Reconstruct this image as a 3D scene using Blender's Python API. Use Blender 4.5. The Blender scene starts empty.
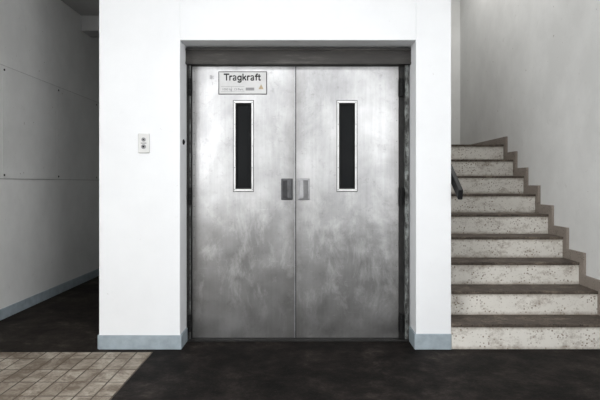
import bpy, bmesh, math, random
from mathutils import Vector, Matrix
random.seed(4)
S = bpy.context.scene
S.view_settings.view_transform = 'Standard'
S.view_settings.look = 'None'

# ------------------------------------------------------------------ materials
def new_mat(name):
    m = bpy.data.materials.new(name); m.use_nodes = True
    nt = m.node_tree
    return m, nt, nt.nodes['Principled BSDF']
def N(nt, t, **kw):
    n = nt.nodes.new(t)
    for k, v in kw.items():
        if k in n.inputs: n.inputs[k].default_value = v
        else: setattr(n, k, v)
    return n
def ramp(nt, fac, stops):
    r = nt.nodes.new('ShaderNodeValToRGB')
    e = r.color_ramp.elements
    while len(e) < len(stops): e.new(0.5)
    for i, (p, c) in enumerate(stops):
        e[i].position = p
        e[i].color = (c, c, c, 1) if isinstance(c, (int, float)) else (*c, 1)
    nt.links.new(fac, r.inputs[0]); return r
def coords(nt, scale=(1, 1, 1), loc=(0, 0, 0), rot=(0, 0, 0)):
    tc = nt.nodes.new('ShaderNodeTexCoord'); mp = nt.nodes.new('ShaderNodeMapping')
    mp.inputs['Scale'].default_value = scale
    mp.inputs['Location'].default_value = loc
    mp.inputs['Rotation'].default_value = rot
    nt.links.new(tc.outputs['Object'], mp.inputs[0]); return mp.outputs[0]
def noise(nt, vec, scale, detail=5, rough=.6, dist=0):
    n = N(nt, 'ShaderNodeTexNoise'); n.inputs['Scale'].default_value = scale
    n.inputs['Detail'].default_value = detail; n.inputs['Roughness'].default_value = rough
    n.inputs['Distortion'].default_value = dist
    nt.links.new(vec, n.inputs['Vector']); return n.outputs['Fac']
def mixc(nt, fac, a, b, mode='MIX'):
    m = nt.nodes.new('ShaderNodeMix'); m.data_type = 'RGBA'; m.blend_type = mode
    for s, v in ((m.inputs[0], fac), (m.inputs[6], a), (m.inputs[7], b)):
        if isinstance(v, (int, float)): s.default_value = v
        elif isinstance(v, tuple): s.default_value = (*v, 1)
        else: nt.links.new(v, s)
    return m.outputs[2]
def math_(nt, op, a, b=None, c=None):
    n = nt.nodes.new('ShaderNodeMath'); n.operation = op
    for i, v in enumerate((a, b, c)):
        if v is None: continue
        if isinstance(v, (int, float)): n.inputs[i].default_value = v
        else: nt.links.new(v, n.inputs[i])
    return n.outputs[0]
def bump(nt, bs, h, strength, dist=.005):
    b = nt.nodes.new('ShaderNodeBump'); b.inputs['Strength'].default_value = strength
    b.inputs['Distance'].default_value = dist
    nt.links.new(h, b.inputs['Height']); nt.links.new(b.outputs[0], bs.inputs['Normal'])

def plaster(name, c1, c2, stain=(.35, .32, .28), amount=.35):
    m, nt, bs = new_mat(name)
    v = coords(nt)
    base = mixc(nt, ramp(nt, noise(nt, v, 1.6, 6, .65), [(.35, 0), (.65, 1)]).outputs[0], c1, c2)
    sp = ramp(nt, noise(nt, v, 9, 8, .75), [(.62, 0), (.78, amount)])
    col = mixc(nt, sp.outputs[0], base, stain)
    ch = ramp(nt, noise(nt, v, 26, 3, .5), [(.735, 0), (.75, amount*1.8)])
    col = mixc(nt, ch.outputs[0], col, stain)
    nt.links.new(col, bs.inputs['Base Color'])
    bs.inputs['Roughness'].default_value = .75
    bs.inputs['Specular IOR Level'].default_value = .3
    bump(nt, bs, noise(nt, v, 60, 4), .12, .004)
    return m
def plain(name, c, rough=.6, metal=0, var=.15, scale=12, spec=.5):
    m, nt, bs = new_mat(name)
    v = coords(nt)
    d = tuple(x*(1-var*2) for x in c)
    nt.links.new(mixc(nt, ramp(nt, noise(nt, v, scale, 6), [(.35, 0), (.7, 1)]).outputs[0], c, d), bs.inputs['Base Color'])
    bs.inputs['Roughness'].default_value = rough; bs.inputs['Metallic'].default_value = metal
    bs.inputs['Specular IOR Level'].default_value = spec
    return m

M_wall = plaster('white_plaster', (.83, .84, .855), (.79, .80, .815), amount=.13)
M_side = plaster('aged_plaster', (.79, .79, .775), (.69, .69, .675), amount=.4)
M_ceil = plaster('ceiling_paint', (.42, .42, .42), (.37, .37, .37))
M_panel = plaster('panel_paint', (.77, .77, .755), (.67, .67, .655), amount=.4)
M_base = plain('baseboard_blue_grey', (.36, .42, .46), .5, var=.14)
M_dark = plain('dark_frame_metal', (.022, .021, .020), .6, .3, .3)
M_black = plain('black_rail_plastic', (.010, .010, .011), .5, spec=.2)
M_rubber = plain('black_rubber', (.01, .01, .01), .7, spec=.2)
M_white = plain('switch_plastic', (.68, .68, .67), .4, var=.05)
M_joint_shade = plain('joint_shade_grey', (.42, .41, .40), .5)  # grey that stands in for shade in the panel joints
M_grey = plain('grey_plastic', (.30, .30, .31), .4)
M_sign = plain('sign_white', (.66, .66, .66), .5, var=.05)
M_ink = plain('sign_ink', (.012, .012, .012), .6)
M_amber = plain('sign_amber', (.50, .40, .26), .6)
M_chrome = plain('polished_trim', (.55, .55, .55), .38, .85, .08)
M_handleL = plain('worn_handle_dark', (.10, .10, .105), .4, .6, .2)
M_handleR = plain('worn_handle_light', (.36, .36, .37), .36, .75, .15)

m, nt, bs = new_mat('lintel_beam_metal'); v = coords(nt, (1, 1, 6))
r = ramp(nt, noise(nt, v, 4, 8, .7), [(.3, (.020, .018, .017)), (.55, (.038, .035, .032)), (.75, (.09, .083, .077))])
nt.links.new(r.outputs[0], bs.inputs['Base Color']); bs.inputs['Roughness'].default_value = .6; bs.inputs['Metallic'].default_value = .3
M_beam = m

m, nt, bs = new_mat('peeling_jamb_paint'); v = coords(nt, (1, 1, .6))
r = ramp(nt, noise(nt, v, 14, 9, .75), [(.44, (.03, .03, .028)), (.5, (.10, .105, .10)), (.6, (.26, .28, .27))])
nt.links.new(r.outputs[0], bs.inputs['Base Color']); bs.inputs['Roughness'].default_value = .7
M_peel = m

SEAM = (295.5-303)*4.15/540
def steel(name, off):
    m, nt, bs = new_mat(name)
    v = coords(nt, loc=off)
    vs = coords(nt, (16, 1, .6), loc=off)
    big = ramp(nt, noise(nt, v, 1.6, 5, .58, .4), [(.32, (.31, .31, .315)), (.5, (.42, .42, .425)), (.68, (.56, .56, .57))])
    streak = ramp(nt, noise(nt, vs, 3, 8, .72), [(.3, .86), (.7, 1.0)])
    c = mixc(nt, 1.0, big.outputs[0], streak.outputs[0], 'MULTIPLY')
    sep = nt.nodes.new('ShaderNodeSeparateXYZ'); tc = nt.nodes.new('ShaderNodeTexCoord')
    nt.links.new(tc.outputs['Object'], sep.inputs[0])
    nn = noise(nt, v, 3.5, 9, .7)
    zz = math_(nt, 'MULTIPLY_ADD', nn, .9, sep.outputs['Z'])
    zt = ramp(nt, math_(nt, 'MULTIPLY', zz, .4), [(.14, .70), (.40, .46), (.64, 0)])  # dark floor reflection put into the steel colour, stronger towards the bottom
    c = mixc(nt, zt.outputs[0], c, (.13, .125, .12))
    # hazy wipes, mostly low on the leaves
    vd = coords(nt, (2.6, 1, 1.3), rot=(0, .85, 0), loc=off)
    scuff = ramp(nt, noise(nt, vd, 2.2, 12, .74, .4), [(.48, 0), (.70, .55)])
    zs = ramp(nt, math_(nt, 'MULTIPLY', sep.outputs['Z'], .5), [(.06, .3), (.2, 1), (.42, 1), (.60, .45)])
    c = mixc(nt, math_(nt, 'MULTIPLY', scuff.outputs[0], zs.outputs[0]), c, (.66, .66, .66))
    vd2 = coords(nt, (.8, 1, 9), rot=(0, .35, 0), loc=(off[0]+3, off[1], off[2]))
    sc2 = ramp(nt, noise(nt, vd2, 6, 10, .82, .5), [(.60, 0), (.68, .3)])
    c = mixc(nt, sc2.outputs[0], c, (.68, .68, .68))
    gr = ramp(nt, noise(nt, v, 18, 11, .85), [(.54, 0), (.72, .6)])
    c = mixc(nt, gr.outputs[0], c, (.12, .115, .11))
    dx = math_(nt, 'ABSOLUTE', math_(nt, 'SUBTRACT', sep.outputs['X'], SEAM))
    ed = ramp(nt, math_(nt, 'MULTIPLY_ADD', nn, .12, dx), [(.06, .5), (.16, 0)])
    c = mixc(nt, ed.outputs[0], c, (.13, .125, .12))
    de = ramp(nt, math_(nt, 'MULTIPLY_ADD', nn, -.12, dx), [(.62, 0), (.74, .55)])
    c = mixc(nt, de.outputs[0], c, (.13, .125, .12))
    nt.links.new(c, bs.inputs['Base Color'])
    bs.inputs['Metallic'].default_value = .92
    rr = ramp(nt, noise(nt, v, 5, 7, .7), [(.3, .32), (.7, .46)])
    nt.links.new(rr.outputs[0], bs.inputs['Roughness'])
    bump(nt, bs, noise(nt, coords(nt, (1, 1, 1), loc=off), 2.0, 2), .4, .03)
    return m
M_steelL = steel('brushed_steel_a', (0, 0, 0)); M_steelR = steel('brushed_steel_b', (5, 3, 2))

m, nt, bs = new_mat('dark_wired_glass')
bs.inputs['Base Color'].default_value = (.003, .004, .005, 1); bs.inputs['Roughness'].default_value = .08
bs.inputs['Specular IOR Level'].default_value = .12
M_glass = m

m, nt, bs = new_mat('dark_worn_floor'); v = coords(nt)
r = ramp(nt, noise(nt, v, 3.0, 12, .82, .2), [(.40, (.0035, .003, .0027)), (.5, (.011, .009, .008)), (.57, (.021, .017, .015)), (.70, (.07, .058, .05))])
sp = ramp(nt, noise(nt, v, 60, 5, .75), [(.58, 0), (.72, .55)])
c = mixc(nt, sp.outputs[0], r.outputs[0], (.075, .063, .054))
nt.links.new(c, bs.inputs['Base Color'])
bs.inputs['Roughness'].default_value = .72; bs.inputs['Specular IOR Level'].default_value = .1
bump(nt, bs, noise(nt, v, 60, 6, .7), .4, .003)
M_floor = m
m, nt, bs = new_mat('corridor_brown_floor'); v = coords(nt)
r = ramp(nt, noise(nt, v, 2.6, 12, .8, .2), [(.40, (.010, .0082, .007)), (.54, (.028, .023, .0195)), (.70, (.085, .070, .06))])
nt.links.new(r.outputs[0], bs.inputs['Base Color']); bs.inputs['Roughness'].default_value = .75; bs.inputs['Specular IOR Level'].default_value = .1
M_corr = m
m, nt, bs = new_mat('beige_floor_tiles'); v = coords(nt, rot=(0, 0, math.pi/2))
b = nt.nodes.new('ShaderNodeTexBrick'); b.offset = 0.0
nt.links.new(v, b.inputs['Vector'])
b.inputs['Color1'].default_value = (.47, .42, .35, 1); b.inputs['Color2'].default_value = (.31, .27, .22, 1)
b.inputs['Mortar'].default_value = (.045, .034, .026, 1); b.inputs['Scale'].default_value = 1
b.inputs['Brick Width'].default_value = .215; b.inputs['Row Height'].default_value = .107
b.inputs['Mortar Size'].default_value = .006; b.inputs['Mortar Smooth'].default_value = .5
s1 = ramp(nt, noise(nt, coords(nt), 5.5, 11, .82, .6), [(.42, 0), (.58, .85)])
c = mixc(nt, s1.outputs[0], b.outputs['Color'], (.12, .088, .062))
nt.links.new(c, bs.inputs['Base Color'])
bs.inputs['Roughness'].default_value = .6; bs.inputs['Specular IOR Level'].default_value = .2
inv = N(nt, 'ShaderNodeInvert'); nt.links.new(b.outputs['Fac'], inv.inputs['Color'])
bump(nt, bs, inv.outputs[0], .5, .003)
M_tile = m
def terrazzo(name, c1, c2, chip, amt, lo=.44, dirt=.75, dlo=.53, edge=False, light=None):
    m, nt, bs = new_mat(name); v = coords(nt)
    base = mixc(nt, noise(nt, v, 3, 6), c1, c2)
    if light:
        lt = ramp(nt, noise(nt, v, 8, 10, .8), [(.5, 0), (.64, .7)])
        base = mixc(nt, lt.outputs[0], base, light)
    vo = N(nt, 'ShaderNodeTexVoronoi'); vo.inputs['Scale'].default_value = 48; nt.links.new(v, vo.inputs['Vector'])
    chips = ramp(nt, vo.outputs['Distance'], [(.20, 1), (.36, 0)])
    msk = ramp(nt, noise(nt, v, 9, 6, .7), [(lo, 0), (lo+.14, amt)])
    f = mixc(nt, 1.0, chips.outputs[0], msk.outputs[0], 'MULTIPLY')
    c = mixc(nt, f, base, chip)
    d = ramp(nt, noise(nt, coords(nt, (1, 1, 1.6)), 6, 11, .85), [(dlo, 0), (dlo+.13, dirt)])
    c = mixc(nt, d.outputs[0], c, chip)
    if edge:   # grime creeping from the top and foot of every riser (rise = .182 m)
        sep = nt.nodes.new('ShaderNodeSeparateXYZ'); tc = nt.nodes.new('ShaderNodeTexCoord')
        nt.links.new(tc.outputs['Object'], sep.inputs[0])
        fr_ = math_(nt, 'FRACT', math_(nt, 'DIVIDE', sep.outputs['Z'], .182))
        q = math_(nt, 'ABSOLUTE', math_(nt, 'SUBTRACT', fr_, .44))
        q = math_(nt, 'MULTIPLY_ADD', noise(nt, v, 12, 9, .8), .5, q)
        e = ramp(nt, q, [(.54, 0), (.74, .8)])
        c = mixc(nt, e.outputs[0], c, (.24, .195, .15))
    nt.links.new(c, bs.inputs['Base Color']); bs.inputs['Roughness'].default_value = .6; bs.inputs['Specular IOR Level'].default_value = .2
    bump(nt, bs, noise(nt, v, 40, 5), .15, .003)
    return m
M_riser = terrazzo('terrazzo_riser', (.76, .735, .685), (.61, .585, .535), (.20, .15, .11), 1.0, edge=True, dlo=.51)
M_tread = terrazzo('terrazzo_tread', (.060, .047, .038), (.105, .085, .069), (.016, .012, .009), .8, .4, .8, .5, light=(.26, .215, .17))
M_skirt = terrazzo('terrazzo_skirting', (.23, .195, .165), (.32, .28, .245), (.08, .06, .047), .6)

# ------------------------------------------------------------------ mesh helpers
def mesh_obj(name, bm, mats, parent=None, smooth=False, bevel=0):
    bmesh.ops.recalc_face_normals(bm, faces=bm.faces)
    me = bpy.data.meshes.new(name); bm.to_mesh(me); bm.free()
    for mm in (mats if isinstance(mats, list) else [mats]): me.materials.append(mm)
    o = bpy.data.objects.new(name, me); S.collection.objects.link(o)
    if smooth:
        for p in me.polygons: p.use_smooth = True
    if bevel:
        bv = o.modifiers.new('bevel', 'BEVEL'); bv.width = bevel; bv.segments = 3; bv.limit_method = 'ANGLE'
    if parent: o.parent = parent
    return o
def add_box(bm, x0, x1, y0, y1, z0, z1, mi=0):
    vs = [bm.verts.new(p) for p in ((x0,y0,z0),(x1,y0,z0),(x1,y1,z0),(x0,y1,z0),(x0,y0,z1),(x1,y0,z1),(x1,y1,z1),(x0,y1,z1))]
    for f in ((3,2,1,0),(4,5,6,7),(0,1,5,4),(1,2,6,5),(2,3,7,6),(3,0,4,7)):
        fc = bm.faces.new([vs[i] for i in f]); fc.material_index = mi
def boxes(name, lst, mats, parent=None, bevel=0):
    bm = bmesh.new()
    for b in lst: add_box(bm, *b)
    return mesh_obj(name, bm, mats, parent, bevel=bevel)
def add_cyl(bm, c, r, h, axis='Y', seg=20, mi=0, r2=None):
    ret = bmesh.ops.create_cone(bm, cap_ends=True, segments=seg, radius1=r, radius2=r if r2 is None else r2, depth=h)
    R = {'Y': Matrix.Rotation(math.pi/2, 4, 'X'), 'X': Matrix.Rotation(math.pi/2, 4, 'Y'), 'Z': Matrix.Identity(4)}[axis]
    bmesh.ops.transform(bm, matrix=Matrix.Translation(c) @ R, verts=ret['verts'])
def prism(bm, pts, axis, a, b, mi=0):
    def P(p, t): return (t, p[0], p[1]) if axis == 'X' else (p[0], t, p[1])
    A = [bm.verts.new(P(p, a)) for p in pts]; B = [bm.verts.new(P(p, b)) for p in pts]
    n = len(pts); fs = [bm.faces.new(A), bm.faces.new(B[::-1])]
    for i in range(n): fs.append(bm.faces.new((A[i], B[i], B[(i+1) % n], A[(i+1) % n])))
    for f in fs: f.material_index = mi
def empty(name, loc=(0, 0, 0)):
    e = bpy.data.objects.new(name, None); e.location = loc; S.collection.objects.link(e); e.empty_display_size = .1; return e
def child(o, par):
    o.parent = par; o.matrix_parent_inverse = Matrix.Translation(-par.location); return o

# ------------------------------------------------------------------ dimensions
WL, WR = -1.473, 1.070          # shaft block
AL, AR, AT = -.888, .816, 2.232 # alcove
LX, RX = -2.65, 2.30            # side walls
BACK, REAR, CEIL = 4.0, -7.0, 3.2
DY = .25                        # door face

# ------------------------------------------------------------------ shell
boxes('floor', [(-1.065, RX, REAR, .6, -.1, 0), (LX, -1.065, -.07, BACK, -.1, 0, 1), (-1.065, WL+.4, .6, BACK, -.1, 0, 1)], [M_floor, M_corr])
boxes('floor_tiles', [(LX, -1.065, REAR, -.07, -.1, 0)], M_tile)
boxes('wall_front', [(WL, AL, 0, 2.24, 0, CEIL), (AR, WR, 0, 2.24, 0, CEIL), (AL, AR, 0, 2.24, AT, CEIL), (AL, AR, .9, 2.24, 0, AT),
                     (WL, WL+.12, 2.24, BACK, 0, CEIL+1.3)], M_wall, bevel=.004)
wy0, wy1, wz0, wz1 = -6.6, -4.2, 1.0, 2.9
def side_wall(name, xa, xb):
    boxes(name, [(xa, xb, REAR, wy0, -.1, CEIL+1.3), (xa, xb, wy1, BACK, -.1, CEIL+1.3), (xa, xb, wy0, wy1, -.1, wz0), (xa, xb, wy0, wy1, wz1, CEIL+1.3)], M_side)
side_wall('wall_left', LX-.15, LX); side_wall('wall_right', RX, RX+.15)
def unseen_window(name, x):
    f = [(x-.03, x+.03, wy0, wy1, wz0, wz0+.06), (x-.03, x+.03, wy0, wy1, wz1-.06, wz1)]
    for i in range(4):
        y = wy0 + (wy1-wy0-.05)*i/3; f.append((x-.03, x+.03, y, y+.05, wz0, wz1))
    boxes(name, f, M_white)
unseen_window('unseen_window_1', LX-.08); unseen_window('unseen_window_2', RX+.08)  # unseen windows, placed off-axis so the doors do not mirror them
boxes('wall_back', [(LX-.15, RX+.15, BACK, BACK+.15, -.1, CEIL+1.3)], M_side)
boxes('wall_rear', [(LX-.15, RX+.15, REAR-.2, REAR, -.1, CEIL)], M_side)
boxes('ceiling', [(LX-.15, RX+.15, REAR-.2, 0, CEIL, CEIL+.15), (LX-.15, WR, 0, BACK, CEIL, CEIL+.15)], M_ceil)
boxes('ceiling_beam', [(LX, WL, 2.55, 2.85, 3.02, CEIL)], M_ceil)
boxes('ceiling_stairwell', [(LX-.15, RX+.15, 0, BACK+.15, CEIL+1.3, CEIL+1.45), (WR, RX+.15, -.15, 0, CEIL+.0, CEIL+1.45)], M_ceil)

bh, bt = .102, .012
boxes('baseboard_front', [(WL, AL+bt, -bt, 0, 0, bh), (AL, AL+bt, 0, .2, 0, bh), (AR-bt, WR, -bt, 0, 0, bh+.01),
                          (AR-bt, AR, 0, .2, 0, bh+.01), (WL-bt, WL, 0, BACK, 0, bh)], M_base, bevel=.003)
boxes('baseboard_left', [(LX, LX+bt, REAR, BACK, 0, .095)], M_base, bevel=.003)

p = empty('wall_panel', (LX, 1.0, 1.75))
child(boxes('boards', [(LX, LX+.010, -.6, .835, 1.24, 2.235), (LX, LX+.010, .841, 1.894, 1.24, 2.235), (LX, LX+.010, 1.90, 3.3, 1.24, 2.235)], M_panel), p)
child(boxes('joint_shadow_strips', [(LX, LX+.005, -.6, 3.3, 1.234, 2.241), (LX, LX+.007, .834, .842, 1.24, 2.235), (LX, LX+.007, 1.893, 1.901, 1.24, 2.235)], M_joint_shade), p)  # grey strips standing in for the shadow gaps around the boards
bm = bmesh.new()
for y in (.87, 1.93, 3.0):
    for z in (1.27, 2.2): add_cyl(bm, (LX+.012, y, z), .010, .006, 'X', 12)
child(mesh_obj('screws', bm, M_dark), p)

# ------------------------------------------------------------------ lift doors
def z_(py, D=4.15): return 1.2 + (183-py)*D/540.
def x_(px, D=4.15): return (px-303)*D/540.
lift = empty('elevator_double_door', (0, DY, 0))
xs = x_(295.5); dl, dr = x_(192.3), x_(398.5); dt = z_(66.5)
def leaf(name, x0, x1, wx, mat):
    w = .066; z0, z1 = 1.15, 1.818
    L = [(x0, wx-w, DY, DY+.04, .012, dt), (wx+w, x1, DY, DY+.04, .012, dt), (wx-w, wx+w, DY, DY+.04, .012, z0), (wx-w, wx+w, DY, DY+.04, z1, dt)]
    child(boxes(name, L, mat), lift)
    f = .014
    child(boxes(name+'_window_trim', [(wx-w-f*.7, wx-w+.005, DY-.006, DY+.01, z0-f, z1+f), (wx+w-.005, wx+w+f*.7, DY-.006, DY+.01, z0-f, z1+f),
          (wx-w, wx+w, DY-.006, DY+.01, z1-.004, z1+f), (wx-w, wx+w, DY-.006, DY+.01, z0-f, z0+.004)], M_chrome, bevel=.002), lift)
    g = .015
    child(boxes(name+'_window_gasket', [(wx-w, wx-w+g, DY, DY+.02, z0, z1), (wx+w-g, wx+w, DY, DY+.02, z0, z1), (wx-w, wx+w, DY, DY+.02, z1-g, z1), (wx-w, wx+w, DY, DY+.02, z0, z0+g)], M_rubber), lift)
    e0 = f*.7
    child(boxes(name+'_trim_edge', [(wx-w-e0-.004, wx-w-e0, DY-.003, DY, z0-f-.004, z1+f+.004), (wx+w+e0, wx+w+e0+.004, DY-.003, DY, z0-f-.004, z1+f+.004),
          (wx-w-e0, wx+w+e0, DY-.003, DY, z1+f, z1+f+.004), (wx-w-e0, wx+w+e0, DY-.003, DY, z0-f-.004, z0-f)], M_dark), lift)
    child(boxes(name+'_glass', [(wx-w, wx+w, DY+.022, DY+.03, z0, z1)], M_glass), lift)
    bm = bmesh.new()
    for sx in (-1, 1):
        for k in range(5):
            add_cyl(bm, (wx+sx*(w+.002), DY-.007, z0+(z1-z0)*k/4), .003, .003, 'Y', 8)
    child(mesh_obj(name+'_trim_screws', bm, M_dark), lift)
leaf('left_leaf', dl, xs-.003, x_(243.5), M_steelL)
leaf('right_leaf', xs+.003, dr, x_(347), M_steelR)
child(boxes('centre_strip', [(xs-.010, xs-.001, DY-.004, DY+.004, .012, dt)], M_handleR), lift)
child(boxes('centre_gap', [(xs-.001, xs+.005, DY-.001, DY+.05, .012, dt)], M_rubber), lift)
bm = bmesh.new()
for k in range(26): add_cyl(bm, (dl+.014, DY-.001, .06+k*.08), .0035, .004, 'Y', 8)
for k in range(13): add_cyl(bm, (dr-.014, DY-.001, .08+k*.16), .003, .004, 'Y', 8)
child(mesh_obj('rivets', bm, M_handleL), lift)
def handle(name, x0, x1, mat, inner):
    z0, z1 = z_(200), z_(178.5)
    bm = bmesh.new()
    add_box(bm, x0, x1, DY-.012, DY, z0, z1)
    child(mesh_obj(name+'_plate', bm, mat, bevel=.010), lift)
    bm = bmesh.new()
    d = (x1-x0); xa = x0+d*.14; xb = x1-d*.14
    if inner == 'R': prof = [(xa, DY-.012), (xb, DY-.012), (xb, DY-.045), (xb-d*.30, DY-.045), (xa, DY-.02)]
    else: prof = [(xa, DY-.012), (xb, DY-.012), (xb, DY-.02), (xa+d*.30, DY-.045), (xa, DY-.045)]
    A = [bm.verts.new((x, y, z0+.014)) for x, y in prof]; B = [bm.verts.new((x, y, z1-.014)) for x, y in prof]
    bm.faces.new(A); bm.faces.new(B[::-1])
    for i in range(5): bm.faces.new((A[i], B[i], B[(i+1) % 5], A[(i+1) % 5]))
    child(mesh_obj(name+'_grip', bm, mat, bevel=.006), lift)
handle('left_handle', x_(281.2), x_(292.8), M_handleL, 'R')
handle('right_handle', x_(297.8), x_(309.8), M_handleR, 'L')
fr = [(AL, dl-.004, DY-.03, DY+.07, 0, 2.1), (dr+.004, AR, DY+.01, DY+.07, 0, 2.1), (AL, AR, DY+.05, DY+.08, 0, AT)]
child(boxes('frame_jambs', fr, M_dark), lift)
child(boxes('frame_guides', [(dl-.012, dl-.007, DY-.036, DY-.03, 0, 2.1), (dr+.045, dr+.075, DY-.03, DY+.01, 0, 2.1)], M_peel), lift)
child(boxes('lintel_beam', [(AL+.001, AR-.001, DY-.07, DY+.03, dt+.004, 2.222), (AL+.001, AR-.001, DY-.078, DY-.07, dt+.004, dt+.018), (AL+.001, AR-.001, DY-.078, DY-.07, 2.20, 2.214)], M_beam), lift)
bm = bmesh.new()
for zc in (z_(88), z_(196), z_(322)):
    for xc in (dl-.014, dr+.016):
        for k in range(3): add_cyl(bm, (xc, DY-.036, zc-.045+k*.045), .0125, .042, 'Z', 14)
        add_box(bm, xc-.011, xc+.02 if xc > 0 else xc+.011, DY-.03, DY-.004, zc-.065, zc+.065)
child(mesh_obj('hinges', bm, M_rubber), lift)
child(boxes('sill', [(AL, AR, DY-.06, DY+.05, 0, .010)], M_dark), lift)
bm = bmesh.new(); add_cyl(bm, (AL+.004, .1, z_(142, 4.0)), .02, .008, 'X', 16)
add_cyl(bm, (AL+.009, .1, z_(142, 4.0)), .009, .008, 'X', 12)
mesh_obj('key_switch', bm, M_black)

# ------------------------------------------------------------------ sign
def text(name, body, size, x, y, z, mat, off=0.0, ax='LEFT', sx=1):
    c = bpy.data.curves.new(name, 'FONT'); c.body = body; c.size = size; c.extrude = .0006; c.offset = off; c.align_x = ax
    c.materials.append(mat)
    o = bpy.data.objects.new(name, c); S.collection.objects.link(o)
    o.location = (x, y, z); o.rotation_euler = (math.pi/2, 0, 0); o.scale = (sx, 1, 1); return o
def circ(cx, cy, r, n=16): return [(cx+r*math.cos(2*math.pi*i/n), cy+r*math.sin(2*math.pi*i/n)) for i in range(n+1)]
G = {
 'T': (.62, [[(.03,.655),(.59,.655)],[(.31,.64),(.31,.06)]]),
 'r': (.38, [[(.09,.06),(.09,.46)],[(.09,.32),(.13,.41),(.20,.455),(.31,.455)]]),
 'a': (.58, [[(.09,.44),(.18,.49),(.30,.49),(.40,.44),(.43,.36),(.43,.05)],[(.43,.27),(.22,.26),(.12,.20),(.11,.11),(.18,.045),(.30,.045),(.43,.13)]]),
 'g': (.60, [circ(.27,.26,.195),[(.465,.46),(.465,-.04),(.42,-.12),(.28,-.15),(.10,-.12)]]),
 'k': (.55, [[(.09,.06),(.09,.66)],[(.12,.20),(.40,.46)],[(.24,.30),(.43,.06)]]),
 'f': (.35, [[(.16,.06),(.16,.56),(.21,.64),(.31,.655)],[(.05,.45),(.29,.45)]]),
 't': (.35, [[(.15,.60),(.15,.13),(.19,.065),(.29,.065)],[(.05,.45),(.28,.45)]]),
}
def lettering(name, word, x, z, s, wd, y0, y1, mat, asp=1.0):
    bm = bmesh.new(); cx = x; j = 0
    for ch in word:
        adv, strokes = G[ch]
        w_ = wd*.8 if ch == 'a' else wd
        for st_ in strokes:
            for (ax, ay), (bx, by) in zip(st_[:-1], st_[1:]):
                j += 1; e = (j % 7)*.00002
                d = Vector((bx-ax, by-ay))
                if d.length < 1e-6: continue
                d.normalize(); n = Vector((-d.y, d.x))*w_/2; ex = d*w_*.36
                a_ = Vector((ax, ay))-ex; b2 = Vector((bx, by))+ex
                q = [a_+n, a_-n, b2-n, b2+n]
                prism(bm, [(cx+v_.x*s*asp, z+v_.y*s) for v_ in q], 'Y', y0-e, y1)
        cx += adv*s*asp
    return mesh_obj(name, bm, mat)
sx0, sx1, sz0, sz1 = x_(218.5), x_(267), z_(94.5), z_(71.5)
sg = empty('load_capacity_sign', ((sx0+sx1)/2, DY, (sz0+sz1)/2))
child(boxes('backing', [(sx0, sx1, DY-.003, DY, sz0, sz1)], M_ink), sg)
child(boxes('face', [(sx0+.006, sx1-.006, DY-.0045, DY-.003, sz0+.006, sz1-.006)], M_sign), sg)
child(lettering('title', 'Tragkraft', x_(224.0), sz1-.071, .075, .145, DY-.0056, DY-.0045, M_ink, .86), sg)
child(boxes('fields', [(sx0+.02, sx0+.20, DY-.0055, DY-.0045, sz0+.02, sz0+.022), (sx0+.02, sx0+.20, DY-.0055, DY-.0045, sz0+.060, sz0+.062),
      (sx0+.21, sx0+.275, DY-.0055, DY-.0045, sz0+.03, sz0+.052), (sx0+.10, sx0+.102, DY-.0055, DY-.0045, sz0+.02, sz0+.06)], M_grey), sg)
child(text('load', '1000 kg  13 Pers.', .024, sx0+.028, DY-.0055, sz0+.031, M_grey, .0003), sg)
bm = bmesh.new(); cx = sx1-.045; prism(bm, [(cx-.02, sz0+.04), (cx+.02, sz0+.04), (cx, sz0+.078)], 'Y', DY-.0055, DY-.0045)
child(mesh_obj('warning_triangle', bm, M_amber), sg)
sc = empty('scratched_marking', (x_(212), DY, z_(77)))
child(text('glyph_top', '8t', .042, x_(209.5), DY-.0006, z_(79), M_grey, .0004), sc)
child(text('glyph_bottom', 'I', .032, x_(212), DY-.0006, z_(85), M_grey, .0004), sc)

# ------------------------------------------------------------------ switch panel
F = 3.9
cp = empty('call_button_panel', (x_(144, F), 0, z_(143, F)))
a, b_, c0, c1 = x_(138.5, F), x_(150, F), z_(153, F), z_(133.5, F)
child(boxes('plate', [(a, b_, -.014, 0, c0, c1)], M_white, bevel=.006), cp)
bm = bmesh.new(); xm = (a+b_)/2
add_cyl(bm, (xm, -.017, c0+.045), .017, .008, 'Y', 24); add_cyl(bm, (xm, -.017, c1-.045), .015, .008, 'Y', 24)
child(mesh_obj('buttons', bm, M_grey), cp)
bm = bmesh.new(); add_cyl(bm, (xm, -.0225, c0+.045), .007, .004, 'Y', 16); add_cyl(bm, (xm, -.0225, c1-.045), .005, .004, 'Y', 16)
add_box(bm, xm-.02, xm+.02, -.0155, -.014, (c0+c1)/2-.002, (c0+c1)/2+.002)
child(mesh_obj('button_centres', bm, M_black), cp)

# ------------------------------------------------------------------ stairs
H, T, NS = .182, .28, 9
st = empty('staircase', (1.7, 0, 0))
x0, x1 = WR+.001, RX-.001
bm = bmesh.new()
for n in range(NS):
    y0 = n*T
    yend = (n+1)*T if n < NS-1 else BACK-.001
    add_box(bm, x0, x1, y0, yend if n == NS-1 else yend+.05, 0 if n < 1 else n*H-.03, (n+1)*H-.022)
add_box(bm, WL+.125, x0, 2.245, BACK-.001, NS*H-.2, NS*H-.022)
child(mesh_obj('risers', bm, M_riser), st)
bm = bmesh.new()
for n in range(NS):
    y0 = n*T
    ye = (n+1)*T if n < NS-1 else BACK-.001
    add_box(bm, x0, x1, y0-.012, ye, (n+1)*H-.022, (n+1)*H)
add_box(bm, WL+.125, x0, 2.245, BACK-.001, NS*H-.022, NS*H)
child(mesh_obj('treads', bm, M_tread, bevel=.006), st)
bm = bmesh.new()
k = .085
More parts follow.
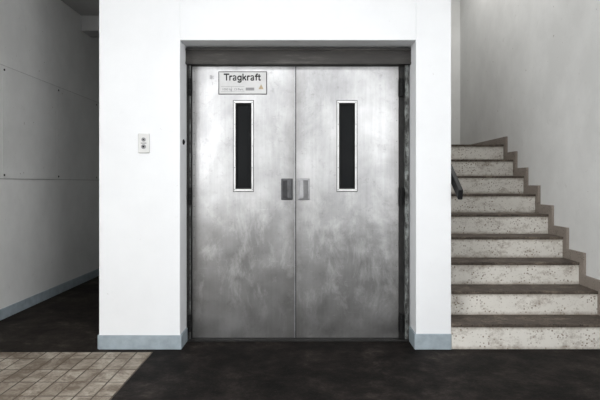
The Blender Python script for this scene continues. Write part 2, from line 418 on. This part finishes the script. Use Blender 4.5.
for n in range(NS):
    ya = n*T-.018-.055; yb = (n+1)*T-.018-.055 if n < NS-1 else BACK-.001
    add_box(bm, RX-.022, RX-.0005, ya, yb, max(0, n*H), (n+1)*H+k)
child(mesh_obj('stepped_skirting', bm, M_skirt), st)

hr = empty('handrail', (WR+.05, 0, 1.1))
bm = bmesh.new(); sl = H/T
ya, za = -.08, 1.08
L = 2.25
prism(bm, [(ya, za), (ya+L, za+L*sl), (ya+L, za+L*sl+.085), (ya-.02, za+.07)], 'X', WR+.025, WR+.06)
child(mesh_obj('rail', bm, M_black, bevel=.006), hr)
bm = bmesh.new()
for yy in (.3, 1.1, 2.0):
    zz = za+(yy-ya)*sl+.02
    add_box(bm, WR, WR+.04, yy-.012, yy+.012, zz-.012, zz+.012)
    add_box(bm, WR, WR+.006, yy-.03, yy+.03, zz-.04, zz+.04)
child(mesh_obj('brackets', bm, M_dark), hr)

# ------------------------------------------------------------------ lights
def area(name, loc, target, sx, sy, e, col=(1, 1, 1)):
    l = bpy.data.lights.new(name, 'AREA'); l.shape = 'RECTANGLE'; l.size = sx; l.size_y = sy; l.energy = e; l.color = col
    o = bpy.data.objects.new(name, l); S.collection.objects.link(o); o.location = loc
    o.rotation_euler = (Vector(target)-Vector(loc)).to_track_quat('-Z', 'Y').to_euler(); return o
zc, yc = (wz0+wz1)/2, (wy0+wy1)/2
area('unseen_window_light_left', (LX-.22, yc, zc), (LX+2, yc+.6, zc-.1), 2.4, 1.9, 250, (.98, .99, 1))  # added light outside the unseen left window, brightens the front wall
area('unseen_window_light_right', (RX+.22, yc, zc), (RX-2, yc+.6, zc-.1), 2.4, 1.9, 220, (.98, .99, 1))  # its added counterpart on the right, evens out the front wall
area('hall_added_fill', (-.1, -2.6, 3.12), (-.1, -2.2, 0), 2.4, 1.2, 55, (.98, .99, 1))  # added fill under the hall ceiling, unseen and without a fixture
area('stairwell_overhead_light', (1.75, 1.9, 4.45), (1.75, 1.7, 0), 1.0, 2.6, 45, (1, .99, .965))  # area light below the stairwell ceiling, which has no opening
w = bpy.data.worlds.new('world'); S.world = w; w.use_nodes = True
w.node_tree.nodes['Background'].inputs[0].default_value = (.9, .95, 1, 1); w.node_tree.nodes['Background'].inputs[1].default_value = 1.0

# ------------------------------------------------------------------ camera
cam = bpy.data.cameras.new('camera'); co = bpy.data.objects.new('camera', cam); S.collection.objects.link(co)
co.location = (0, -3.9, 1.2); co.rotation_euler = (math.pi/2, 0, 0)
cam.sensor_width = 36; cam.lens = 540*36/600.
cam.shift_x = -3/600.; cam.shift_y = -17/600.
cam.clip_start = .05
S.camera = co
